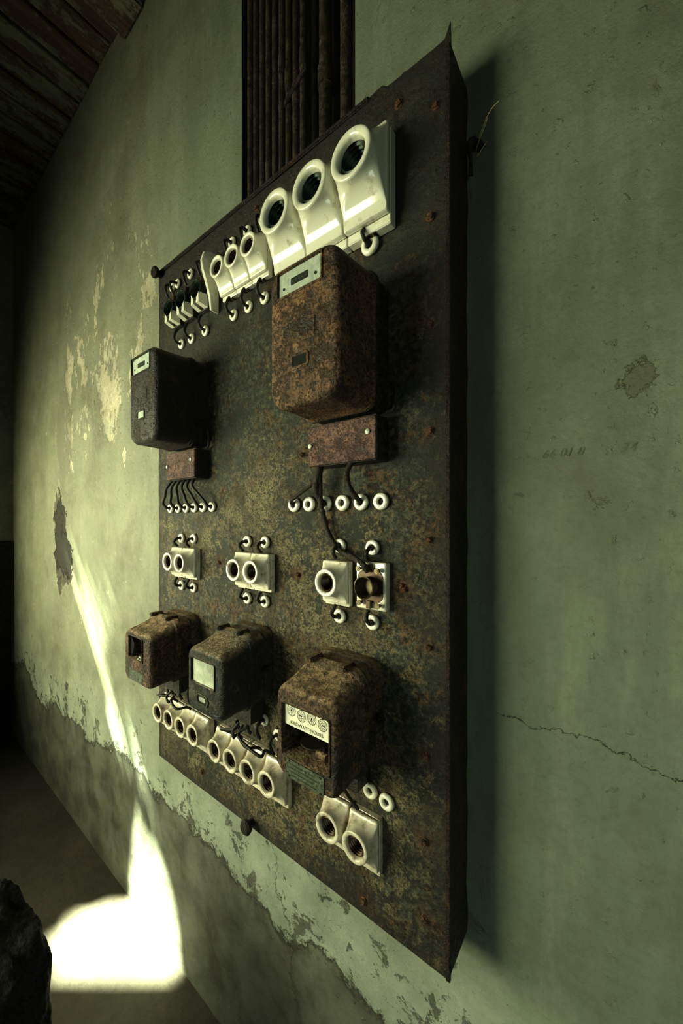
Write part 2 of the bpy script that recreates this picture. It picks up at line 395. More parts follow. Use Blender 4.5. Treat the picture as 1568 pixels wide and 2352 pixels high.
slits=[slit(L0,.019),slit(L0[1:-2],.019,.05),slit(L0[1:-3],.017,.10),slit(L0[:-3],.014,.16),slit(L0[1:-3],.011,.23),slit(L0[2:-3],.008,.31),slit(L0[2:-3],.006,.41),
 slit([(-2.10,H-1.06),(-1.99,H-1.20),(-1.88,H-1.34),(-1.76,H-1.49)],.017),slit([(-1.98,H-1.27),(-1.95,H-1.32),(-1.92,H-1.37),(-1.90,H-1.41)],.015),slit([(-2.38,H-1.04),(-2.29,H-1.13),(-2.23,H-1.20),(-2.15,H-1.30)],.034)]
cu=bpy.data.curves.new('wb','CURVE'); cu.dimensions='2D'; cu.fill_mode='BOTH'
def spl(pts):
    s=cu.splines.new('POLY'); s.points.add(len(pts)-1); s.use_cyclic_u=True
    for i,(a,b) in enumerate(pts): s.points[i].co=(a,b,0,1)
spl([(-4.5,-3.3),(3,-3.3),(3,.06),(-4.5,.06)])
for pg in [patch]+slits: spl([up(*p) for p in pg])
tmp=bpy.data.objects.new('tmp',cu); col.objects.link(tmp); bpy.context.view_layer.update()
cm=bpy.data.meshes.new_from_object(tmp.evaluated_get(bpy.context.evaluated_depsgraph_get()))
bpy.data.objects.remove(tmp)
def ceil(bm):
    bm.from_mesh(cm)
    for v in bm.verts: v.co=Vector((v.co.x,v.co.y,CZ))
    x=-4.5
    while x<2.9:
        w=random.uniform(.15,.165); dz=random.uniform(0,.012)
        box(bm,x+.008,x+w-.008,-1.15,0,CZ-.034-dz,CZ-.003,.004); x+=w
obj('ceiling',mesh('ceiling',M_wood,ceil),kind='structure')
obj('trim_1',mesh('trim_1',M_wood,lambda bm:box(bm,-2.12,-1.9,-3.3,-.001,CZ-.17,CZ-.05,.01)),kind='structure')

def rock(bm):
    # stub of a broken masonry pillar with a slanting crumbled top
    bmesh.ops.create_icosphere(bm,subdivisions=6,radius=1)
    for v in bm.verts:
        p=v.co.copy(); q=Vector((max(-.68,min(.68,p.x)),max(-.68,min(.68,p.y)),max(-.8,min(.8,p.z))))*1.3
        nz=noise.fractal(Vector((q.x*1.5,q.y*1.5,q.z*4)),.8,2.1,6)
        k=1+.10*nz
        z=(q.z/1.04+1)/2*.85
        z-= (q.x+ .2*nz)*.08*max(0,(z-.45)/.3)
        v.co=Vector((q.x*.185*k,q.y*.17*k,max(0,z+ (.05*nz if z>.65 else 0))))
obj('stone_pillar_stub',mesh('stone_pillar_stub',M_stone,rock,50),loc=(-1.37,-.69,0),label='dark broken stone pillar stub with a crumbled top',category='stone pillar')

# ---------------------------------------------------------------- panel board
pb=thing('distribution_board','tall rusty sheet-steel distribution board fixed to the plaster wall','electrical panel',((PX0+PX1)/2,YP,(PZ0+PZ1)/2))
pc=pb.location
PW=(PX1-PX0)/2; PH=(PZ1-PZ0)/2
def sheet(bm):
    nx,nz=90,150; T=.004
    def P(i,j,back):
        x=-PW+2*PW*i/nx; z=-PH+2*PH*j/nz
        y=-.0025*noise.noise(Vector((x*4,z*4,1)))-.0008*noise.noise(Vector((x*20,z*20,3)))
        if j==nz: z+=.008*noise.noise(Vector((x*14,0,5)))-.003
        if j==nz and x>PW-.16: z-=.014*(1+noise.noise(Vector((x*40,2,0))))
        if i==nx and j<nz: x+=.003*noise.noise(Vector((z*18,7,0)))+.0025*noise.noise(Vector((z*60,3,0)))
        if j==nz and i==nx: z+=.03
        return (x,y+(T if back else 0),z)
    F=[[bm.verts.new(P(i,j,0)) for j in range(nz+1)] for i in range(nx+1)]
    B=[[bm.verts.new(P(i,j,1)) for j in range(nz+1)] for i in range(nx+1)]
    for i in range(nx):
        for j in range(nz):
            bm.faces.new((F[i][j],F[i+1][j],F[i+1][j+1],F[i][j+1])); bm.faces.new((B[i][j],B[i][j+1],B[i+1][j+1],B[i+1][j]))
    for i in range(nx):
        for j in (0,nz): bm.faces.new((F[i][j],F[i+1][j],B[i+1][j],B[i][j]))
    for j in range(nz):
        for i in (0,nx): bm.faces.new((F[i][j],F[i][j+1],B[i][j+1],B[i][j]))
obj('panel_sheet',mesh('panel_sheet',M_panel,sheet,40),pb)
def frame(bm):
    y0,y1=.005,-YP-.001
    def side(a,b,c,d,ax):
        n=70; prev=None
        for k in range(n+1):
            t=k/n
            jit=.008*noise.noise(Vector((t*25,ax*3,0)))
            if ax<2: x=a; z=c+(d-c)*t; pts=[(x,y0,z),(x+b,y0,z),(x+b+jit*.5,y1,z),(x+jit*.5,y1,z)]
            else: z=a; x=c+(d-c)*t; pts=[(x,y0,z),(x,y0,z+b),(x,y1,z+b+jit*.5),(x,y1,z+jit*.5)]
            vs=[bm.verts.new(p) for p in pts]
            if prev:
                for q in range(4): bm.faces.new((prev[q],prev[(q+1)%4],vs[(q+1)%4],vs[q]))
            else: bm.faces.new(vs)
            prev=vs
        bm.faces.new(prev)
    side(PW-.008,.006,-PH+.004,PH-.02,0); side(-PW+.002,.006,-PH+.004,PH-.004,1)
    side(PH-.012,.006,-PW+.002,PW-.012,2); side(-PH+.004,.006,-PW+.002,PW-.004,3)
obj('frame',mesh('frame',M_frame,frame),pb,label='flaking rust-brown angle iron frame')
def rail(bm):
    box(bm,-PW,PW-.2,-.007,.0,PH-.016,PH-.002,.003)
    box(bm,PW-.008,PW+.001,-.004,.004,-PH,PH-.03,.001)
obj('rim',mesh('rim',M_frame,rail),pb,label='rust-brown rim strip')
def bolt(bm):
    loft(bm,[(0,0,0,.010,.010,.010),(.0015,0,0,.0105,.0105,.0105),(.003,0,0,.0065,.0065,.0025),(.0065,0,0,.0065,.0065,.0025),(.008,0,0,.005,.005,.002)],n=3)
bme=mesh('bolt',M_bolt,bolt)
for x,z in BOLTS:
    o=obj('bolt',bme,pb,(x-pc.x,0,z+H-pc.z)); s=random.uniform(.75,1.1); o.scale=(s,1,s); o.rotation_euler=(0,random.random(),0)
def knob(bm):
    loft(bm,[(0,0,0,.012,.012,.012),(.02,0,0,.012,.012,.012),(.021,0,0,.02,.02,.02),(.032,0,0,.022,.022,.02),(.038,0,0,.017,.017,.017)],n=4)
kme=mesh('clamp_nut',M_frame,knob)
for p in ((-.921,-.945),(-1.50,1.015)):
    obj('clamp_nut',kme,None,(p[0],YP+.003,p[1]+H),label='chunky rusted nut at the edge of the steel board',category='nut',group='edge nuts of the board')

def brk(bm):
    tube(bm,[(-.004,-.03,-.02),(.012,-.034,-.01),(.022,-.02,.004),(.03,.004,.0)],.007,8,5,.3)
    tube(bm,[(.012,-.034,-.01),(.016,-.03,-.045),(.012,-.02,-.07)],.005,8,5,.3)
obj('rusty_hook',mesh('rusty_hook',M_frame,brk),loc=(PX1+.001,-.005,.86+H),label='crumbling rusted hook fixing behind the steel board edge',category='hook')
for i,pts in enumerate(([(0,0,0),(.02,-.02,.015),(.04,-.03,.032),(.06,-.035,.036)],[(0,0,-.01),(.015,-.02,-.005),(.035,-.03,.02)],[(0,0,-.02),(.01,-.02,-.04),(.03,-.02,-.02)])):
    obj('straw_wisp',mesh('straw_wisp',M_straw,lambda bm:tube(bm,pts,.0008,5)),loc=(PX1+.02,-.01,.86+H),label='dry straw wisp caught behind the board edge',category='straw',group='straw wisps')

# ---------------------------------------------------------------- conduits
def pipe(r,joints):
    def f(bm):
        cyl(bm,(0,0,RZ0+.001-CZ),(0,0,-.03),r,seg=20)
        for z in joints: cyl(bm,(0,0,z-.03),(0,0,z+.03),r*1.2,seg=20)
    return f
for i in range(9):
    me=mesh('conduit_pipe',M_pipe,pipe(.0125,[-random.uniform(.8,2.6)]))
    obj('conduit_pipe',me,loc=(-1.093+.0335*i,.0155,CZ),label='thin rusty steel conduit in the wall chase',category='pipe',group='thin conduits above the board')
for x,r in ((-.7405,.021),(-.659,.019)):
    me=mesh('conduit_pipe',M_pipe,pipe(r,[-1.35 if x<-.7 else -1.1]))
    obj('conduit_pipe',me,loc=(x,.0265,CZ),label='thick rusty steel conduit in the wall chase',category='pipe',group='thick conduits above the board')
def strap(bm):
    vs=[(-.9,-.002,1.40),(-.80,-.002,1.455),(-.80,-.002,1.475),(-.9,-.002,1.42)]
    a=[bm.verts.new((x,y,z+H)) for x,y,z in vs]; b=[bm.verts.new((x,y+.005,z+H)) for x,y,z in vs]
    bm.faces.new(a); bm.faces.new(b)
    for q in range(4): bm.faces.new((a[q],a[(q+1)%4],b[(q+1)%4],b[q]))
obj('pipe_strap',mesh('pipe_strap',M_frame,strap),label='rusted steel strap across the conduits',category='strap')

# ---------------------------------------------------------------- porcelain fuses
YF=YP-.0015
def fuse(name,w,h,D,R,rz,mat,sleeve,label,group,loc,basez=.0,flare=.4,notch=False,sq=2.2):
    e=thing(name,label,'fuse holder',loc,group)
    hw,hh=w/2-.0008,h/2
    def base(bm):
        loft(bm,[(0,0,-basez/2,hw,hh+basez/2,.003),(flare*D*.50,0,-basez/2,hw,hh+basez/2,.003),(flare*D*.56,0,-basez/2,hw-.002,hh+basez/2-.002,.003)],n=5)
    def cover(bm):
        R_=[(flare*D*.60,0,0,hw-.0016,hh-.0016,.003),(flare*D*.66,0,0,hw,hh,.003),(flare*D*.94,0,0,hw,hh,.004),(flare*D,0,0,hw-.0014,hh-.0014,.005)]
        S=14
        for i in range(1,S+1):
            t=i/S*math.pi/2; a=math.sin(t); b=1-math.cos(t)
            W=hw+(R-hw)*a; Hh=hh+(R-hh)*a
            R_.append((flare*D+(.95-flare)*D*b,0,rz*a,W,Hh,.005+(R-.005)*(a**sq)))
        for dd,k in ((.985,.985),(1.0,.95),(1.006,.90),(1.004,.83),(.99,.75),(.96,.70),(.92,.675),(.6,.66),(flare,.65)):
            R_.append((D*dd,0,rz,R*k,R*k,R*k))
        loft(bm,R_,True,False,n=8)
    def slv(bm):
        rs=[]; d0=flare*D*.7; d1=D*.90; K=12
        for i in range(K+1):
            d=d0+(d1-d0)*i/K; k=.63 if i%2 else .53
            rs.append((d,0,rz,R*k,R*k,R*k))
        rs=[(d0,0,rz,.0008,.0008,.0008),(d0+.001,0,rz,R*.3,R*.3,R*.3),(d0+.003,0,rz,R*.32,R*.32,R*.32),(d0,0,rz,R*.35,R*.35,R*.35)]+rs[1:]
        loft(bm,rs,True,False,n=6)
    obj('base',mesh('fuse_base',mat,base),e); obj('cover',mesh('fuse_cover',mat,cover,50),e)
    obj('thread_sleeve',mesh('fuse_sleeve',sleeve,slv,60),e,label='dark threaded metal sleeve')
    if notch:
        obj('terminal_recess',mesh('terminal_recess',M_dark,lambda bm:box(bm,-.02,.02,-flare*D*.50-.001,-.002,-hh-basez-.0008,-hh-basez+.014,.001)),e,label='dark terminal recess')
    tm=mesh('fuse_terminal',M_brass,lambda bm:box(bm,-.005,.005,-flare*D*.5,-.001,-.004,.004,.001))
    for sx in (-.008,.008): obj('terminal',tm,e,(sx,0,-hh-basez))
    return e
def row(src,pos,jit=.0):
    for x,z in pos[1:]:
        copytree(src,(x,YF,z+H),rot=random.uniform(-jit,jit))
G1='large glossy porcelain fuse holders'
f=fuse('fuse_holder',.122,.200,.098,.055,.012,M_porc,M_green,'large glossy white porcelain fuse holder with green threaded socket',G1,(-.472,YF,.80+H),basez=.020,notch=True,sq=5)
row(f,[(-.472,.80),(-.595,.80),(-.718,.80)])
f=fuse('fuse_holder',.076,.115,.065,.0345,.008,M_porc,M_brown,'medium glossy white porcelain fuse holder in a row of three','medium porcelain fuse holders',(-.866,YF,.806+H),basez=.012,sq=4)
row(f,[(-.866,.806),(-.943,.806),(-1.02,.806)])
f=fuse('fuse_holder',.079,.105,.062,.034,.002,M_porcm,M_brown,'square white porcelain fuse holder with a brown stained collar','porcelain fuse holders between the meters',(-1.332,YF,-.147+H),basez=.008)
row(f,[(-1.332,-.147),(-1.251,-.147),(-.938,-.147),(-.857,-.147),(-.572,-.15)],.01)
f=fuse('fuse_holder',.080,.118,.062,.036,.008,M_porcd,M_brown,'dusty cream porcelain fuse holder at the foot of the board','dusty porcelain fuse holders in the bottom row',(-1.407,YF,-.737+H),basez=.014)
row(f,[(-1.407,-.737)]+[(-1.407+.081*i,-.737) for i in (1,2,3)]+[(-1.037+.083*i,-.742) for i in range(4)]+[(-.567,-.752),(-.485,-.757)],.015)

def broken(loc,R,w,h,sl,label,group,shard=True):
    e=thing('broken_fuse_holder',label,'fuse holder',loc,group)
    obj('base',mesh('broken_base',M_rustdk if shard else M_porcm,lambda bm:loft(bm,[(0,0,0,w/2,h/2,.004),(.016,0,0,w/2,h/2,.004),(.019,0,0,w/2-.003,h/2-.003,.004)],n=4)),e)
    def sleeve(bm):
        rs=[(.02,0,0,R*.8,R*.8,R*.8)]
        for i in range(11): rs.append((.022+.0022*i,0,0,R*(.86 if i%2 else .79),R*(.86 if i%2 else .79),R*(.86 if i%2 else .79)))
        rs+=[(.047,0,0,R*.95,R*.95,R*.95),(.049,0,0,R,R,R),(.050,0,0,R*.90,R*.90,R*.90),(.046,0,0,R*.80,R*.80,R*.80),(.022,0,0,R*.74,R*.74,R*.74)]
        loft(bm,rs,True,True,n=6)
    obj('thread_sleeve',mesh('broken_sleeve',sl,sleeve,60),e,label='dark exposed threaded socket')
    def plate(bm):
        loft(bm,[(.018,0,0,w*.42,h*.34,.02),(.021,0,0,w*.42,h*.34,.02)],n=5)
        box(bm,-.006,.006,-.03,-.018,-h*.46,-h*.3,.001); box(bm,-.006,.006,-.03,-.018,h*.3,h*.46,.001)
    obj('contact_plate',mesh('contact_plate',M_brown,plate),e)
    if not shard:
        pst=mesh('contact_post',M_brass,lambda bm:(cyl(bm,(0,-.018,0),(0,-.034,0),.0035,seg=10),cyl(bm,(0,-.030,0),(0,-.033,0),.007,seg=6)))
        for px,pz in ((-w*.32,h*.36),(w*.30,h*.34),(-w*.30,-h*.36),(w*.32,-h*.38)): obj('contact_post',pst,e,(px,0,pz))
    if shard:
        for sx in (-1,1):
            def sh(bm):
                a=[(sx*w*.15,-.018,-h*.48),(sx*w*.5,-.018,-h*.48),(sx*w*.48,-.02,-h*.12),(sx*w*.2,-.02,-h*.3)]
                b=[(x*.8,-.05,z*.8-.004) for x,y,z in a]
                A=[bm.verts.new(p) for p in a];B=[bm.verts.new(p) for p in b]
                bm.faces.new(A);bm.faces.new(B)
                for q in range(4): bm.faces.new((A[q],A[(q+1)%4],B[(q+1)%4],B[q]))
            obj('porcelain_shard',mesh('porcelain_shard',M_porc,sh),e)
    return e
b=broken((-1.347,YF,.806+H),.034,.06,.12,M_green,'broken fuse holder with bare green threaded socket and porcelain shards','broken fuse holders at the top of the board')
row(b,[(-1.347,.806),(-1.262,.806),(-1.165,.806)],.05)
broken((-.468,YF,-.15+H),.027,.083,.112,M_brass,'open porcelain fuse holder with exposed brown metal socket',"open fuse holder",False)
def shard2(bm):
    pr=[(0,-.10),(.03,-.10),(.034,-.06),(.045,-.02),(.06,.02),(.066,.05),(.055,.085),(.03,.095),(0,.095)]
    A=[bm.verts.new((0,-d,z)) for d,z in pr]; B=[bm.verts.new((.01,-d*.97,z)) for d,z in pr]
    bm.faces.new(A);bm.faces.new(B)
    for q in range(len(pr)): bm.faces.new((A[q],A[(q+1)%len(pr)],B[(q+1)%len(pr)],B[q]))
    bmesh.ops.bevel(bm,geom=list(bm.edges),offset=.0015,segments=2,affect='EDGES')
obj('fuse_cover_shard',mesh('fuse_cover_shard',M_porc,shard2),loc=(-1.108,YF,.82+H),label='upright white porcelain cover fragment beside the broken fuses',category='porcelain shard')

# ---------------------------------------------------------------- bushings + wires
def bush(bm):
    ro,ri,T=.021,.0085,.011
    rs=[(0,ro*.9),(.003,ro),(.007,ro*.98),(.010,ro*.88),(T,ro*.7),(T,ri*1.35),(.0095,ri*1.05),(.007,ri),(.001,ri)]
    loft(bm,[(d,0,0,r,r,r) for d,r in rs],True,False,n=6)
bushme=mesh('bushing',M_bush,bush,60)
holeme=mesh('bushing_hole',M_dark,lambda bm:loft(bm,[(.0015,0,0,.0085,.0085,.0085),(.0025,0,0,.0083,.0083,.0083)],n=5))
def bushing(x,z,s=1,group='porcelain bushings on the board',label='small round white porcelain wire bushing on the board'):
    e=thing('wire_bushing',label,'bushing',(x,YP-.0015,z+H),group)
    obj('bushing_ring',bushme,e); obj('bushing_hole',holeme,e,label='dark centre hole')
    e.scale=(s,s,s)
def wire(pts,r=.0045,label='short black insulated wire bent into a bushing',mat=None,group='short wires at the bushings',wob=.03):
    o=Vector((pts[0][0],YP,pts[0][1]+H))
    me=mesh('electrical_wire',mat or M_black,lambda bm:tube(bm,[(x-o.x,-d,z+H-o.z) for x,z,d in pts],r,10,6,wob),60)
    obj('electrical_wire',me,loc=o,label=label,category='wire',group=group)
def hook(x,z,dirn,s=.9,reach=.04,sx=0,mat=None):
    bushing(x,z,s)
    j=random.uniform(-.004,.004)
    wire([(x,z,.0045),(x+j,z+.001*dirn,.022),(x+j+sx*.3,z+.012*dirn,.034),(x+sx,z+reach*.7*dirn,.030),(x+sx,z+reach*dirn,.022)],.0048)
for x in (-1.333,-1.263,-1.173): hook(x,.682,1,.9,.05)
for x in (-1.01,-.934,-.858): hook(x,.682,1,.9,.05)
hook(-.478,.668,1,1.15,.03,-.006)
for x in (-1.40,-1.3615,-1.27,-1.18,-1.019,-.94,-.866): hook(x,.925,-1,.85,.05)
for x in (-1.333,-1.250,-.940,-.856,-.571,-.472):
    hook(x,-.060,-1,.9,.03); hook(x,-.240,1,.9,.032)
for i in range(6): bushing(-.733+.057*i,.05,1.0)
for i in range(6): bushing(-1.414+.0563*i,.055,.9)
for i in range(6):
    x0=-1.345+.030*i; x1=-1.414+.0563*i
    wire([(x0,.165,.03),(x0+(x1-x0)*.2-.01,.13,.045),(x0+(x1-x0)*.6-.012,.10,.036),(x1-.008,.075,.032),(x1,.058,.022),(x1,.055,.005)],.005,'black snaking wire from the meter terminals to a bushing',None,'meter terminal wires')
for x,z in ((-.478,-.646),(-.4326,-.653)): bushing(x,z,.95)
for x,z in ((-.905,-.6),(-.955,-.605),(-.86,-.60),(-.80,-.625),(-.77,-.64)): hook(x,z,-1,.85,.05)
for x in (-1.36,-1.30,-1.24): hook(x,-.60,-1,.8,.06)
# tangled wires below the lower meters
for k,(xa,xb,za,zb) in enumerate(((-.93,-.985,-.605,-.672),(-.915,-.93,-.605,-.668),(-.895,-.845,-.605,-.672),(-.875,-.80,-.605,-.668),(-1.335,-1.385,-.62,-.672),(-1.31,-1.31,-.62,-.668),(-1.28,-1.225,-.62,-.670))):
    s_=(-1)**k; dd=.006*k if k<4 else .006*(k-4)
    wire([(xa,za,.058),(xa+s_*.008,za-.018,.066+dd),(xb-s_*.010,(za+zb)/2-.008,.066+dd),(xb+s_*.006,zb+.016,.050),(xb,zb,.032)],.0042,'tangled black wire between the meter terminals and fuses',None,'tangled wires below the meters',.06)
wire([(-.605,.15,.035),(-.607,.12,.042),(-.612,.09,.035),(-.617,.06,.028),(-.614,.02,.02),(-.60,-.03,.014),(-.56,-.07,.02),(-.51,-.085,.028),(-.475,-.10,.038),(-.47,-.115,.03)],.0065,'long cloth-covered cable drooping to the open fuse holder',M_cloth,'cloth covered cables',.12)
wire([(-.607,.13,.038),(-.64,.10,.034),(-.69,.075,.034),(-.728,.058,.024),(-.733,.05,.005)],.005,'thin cloth cable running to a bushing',M_cloth,'cloth covered cables',.1)
wire([(-.606,.155,.037),(-.611,.12,.045),(-.622,.085,.04),(-.62,.055,.02),(-.618,.05,.005)],.0085,'thick cloth cable entering a bushing',M_cloth,'cloth covered cables',.1)
wire([(-.50,.155,.037),(-.515,.12,.05),(-.512,.085,.045),(-.503,.06,.028),(-.504,.05,.006)],.0065,'cloth cable curving into a bushing',M_cloth,'cloth covered cables',.1)
wire([(-.515,-.60,.058),(-.52,-.62,.06),(-.515,-.66,.04),(-.50,-.69,.025)],.004,'thin cloth cable below the meter',M_cloth,'cloth covered cables',.1)

# ---------------------------------------------------------------- meters
def bezel(bm,cx,cz,hw,hh,d,b=.005,T=.004,r=.004):
    loft(bm,[(d-.003,cx,cz,hw+b,hh+b,r+b),(d+T,cx,cz,hw+b,hh+b,r+b),(d+T+.001,cx,cz,hw+b*.7,hh+b*.7,r+b*.7),(d+T,cx,cz,hw,hh,r),(d,cx,cz,hw,hh,r)],False,False,n=4)
def clampscrew(bm):
    cyl(bm,(0,0,0),(.026,0,0),.004); cyl(bm,(.018,0,0),(.024,0,0),.010,.008,6)
    box(bm,.024,.028,-.016,.016,-.004,.004,.0015)
clampme=mesh('clamp_screw',M_frame,clampscrew)
def dent(bm,amp=.0016,sc_=11):
    for v in bm.verts:
        d=noise.noise(v.co*sc_)*amp+noise.noise(v.co*sc_*4)*amp*.35
        v.co+=Vector((v.co.x,v.co.y*.3,v.co.z)).normalized()*d
def uppermeter(x0,x1,z0,z1,mat,tmat,label,pale_sight):
    cx=(x0+x1)/2; cz=(z0+z1)/2; hw=(x1-x0)/2; hh=(z1-z0)/2
    e=thing('electricity_meter',label,'electricity meter',(cx,YP-.002,cz+H),'tall box meters on the board')
    D=.184
    wx=-.007; wz=hh-.046; ww,wh=.062,.026
    def base(bm):
        loft(bm,[(0,0,0,hw+.001,hh-.006,.03),(.05,0,0,hw+.001,hh-.006,.03),(.051,0,0,hw+.006,hh-.001,.033),(.058,0,0,hw+.006,hh-.001,.033),(.060,0,0,hw,hh-.006,.03)],n=6)
    def cover(bm):
        R=[(.058,0,0,hw+.003,hh-.002,.036),(.064,0,0,hw+.003,hh-.002,.036),(.067,0,0,hw-.001,hh-.004,.036),(.09,0,0,hw-.002,hh-.004,.038),(.12,0,0,hw-.003,hh-.004,.040),(.14,0,0,hw-.003,hh-.004,.041)]
        for i in range(0,9):
            t=i/8*math.pi/2; k=1-math.cos(t)
            R.append((D-.018+.018*math.sin(t),0,0,hw-.004-.016*k,hh-.004-.016*k,.042-.014*k))
        loft(bm,R,True,False,n=10); dent(bm,.0014)
        bm.verts.ensure_lookup_table(); prev=list(bm.verts[-44:])
        for d,w_,h_,r_ in ((D+.0005,ww+.006,wh+.006,.007),(D+.003,ww+.005,wh+.005,.006),(D+.003,ww+.001,wh+.001,.004),(D-.003,ww,wh,.003)):
            vs=[bm.verts.new((wx+x,-d,wz+z)) for x,z in rr(w_,h_,r_,10)]
            for i in range(44): bm.faces.new((prev[i],prev[(i+1)%44],vs[(i+1)%44],vs[i]))
            prev=vs
    obj('base',mesh('meter_base',M_rustdk,base),e); obj('cover',mesh('meter_cover',mat,cover,50),e)
    def rp(bm): loft(bm,[(D-.006,wx,wz,ww,wh,.002),(D-.002,wx,wz,ww,wh,.002)],n=2)
    rg=obj('register_plate',mesh('register_plate',M_plate,rp),e,label='pale metal register plate set into the window')
    obj('number_slot',mesh('number_slot',M_ink,lambda bm:loft(bm,[(D-.002,wx,wz-.001,.025,.0075,.002),(D-.0012,wx,wz-.001,.025,.0075,.002)],n=2)),rg)
    def dg(bm):
        for i in range(5): textbm(bm,'0',.010,wx-.018+.009*i,wz-.001,D-.0009)
    obj('digits',mesh('digits',M_platedk,dg),rg)
    ps=mesh('plate_screw',M_ink,lambda bm:cyl(bm,(0,.003,0),(0,.0005,0),.003))
    for sx in (-1,1): obj('plate_screw',ps,rg,(wx+sx*.046,-D,wz-.009))
    def np(bm):
        n_=14; a=[]
        for k in range(n_+1):
            t=k/n_; x=-.045+.09*t+wx
            a.append((bm.verts.new((x,-D-.0012,-.003-.022)),bm.verts.new((x,-D-.0022,.018+.006*math.sin(t*math.pi)))))
        for k in range(n_): bm.faces.new((a[k][0],a[k+1][0],a[k+1][1],a[k][1]))
    obj('nameplate',mesh('nameplate',tmat,np),e,label='worn embossed blank nameplate')
    sz=z0-cz+.095
    s=obj('sight_window',mesh('sight_window',mat,lambda bm:bezel(bm,wx+.003,sz,.020,.011,D,.006,.002,.002)),e)
    obj('sight_glass',mesh('sight_glass',M_glassdk if not pale_sight else M_plate,lambda bm:loft(bm,[(D-.001,wx+.003,sz,.020,.011,.002),(D+.0008,wx+.003,sz,.020,.011,.002)],n=2)),s)  # pale pane when the flag is set, dark glass otherwise
    for zz in (.10,-.075): obj('clamp_screw',clampme,e,(hw-.004,-.045,zz))
    def lug(bm):
        tube(bm,[(hw,-.02,-.10),(hw+.02,-.02,-.09),(hw+.03,-.018,-.115),(hw+.022,-.015,-.15),(hw+.005,-.015,-.155)],.004,8)
    obj('seal_hook',mesh('seal_hook',M_frame,lug),e)
    t1=-hh-.003; t0=t1-.105
    def tb(bm): loft(bm,[(0,.004,(t0+t1)/2,hw-.004,.052,.006),(.045,.004,(t0+t1)/2,hw-.006,.052,.008)],n=4)
    def tc(bm): loft(bm,[(.045,.002,(t0+t1)/2-.001,hw-.004,.049,.006),(.052,.002,(t0+t1)/2-.001,hw-.004,.049,.006),(.054,.002,(t0+t1)/2-.001,hw-.006,.047,.005)],n=4)
    obj('terminal_box',mesh('terminal_box',M_rustdk,tb),e)
    tco=obj('terminal_cover',mesh('terminal_cover',M_purple,tc),e,label='purple-brown rusted terminal cover')
    scr=mesh('cover_screw',M_plate,lambda bm:(loft(bm,[(0,0,0,.006,.006,.006),(.003,0,0,.006,.006,.006),(.004,0,0,.004,.004,.004)],n=4),))
    obj('cover_screw',scr,tco,(-hw+.014,-.054,(t0+t1)/2)); obj('cover_screw',scr,tco,(hw-.022,-.054,(t0+t1)/2+.012))
    return e
uppermeter(-.640,-.430,.249,.568,M_rustbig,M_rustlow,'tall box electricity meter with thick speckled brown rust',False)
uppermeter(-1.355,-1.16,.262,.572,M_rustdk,M_rustdk,'tall box electricity meter with dark rusty enamel',True)

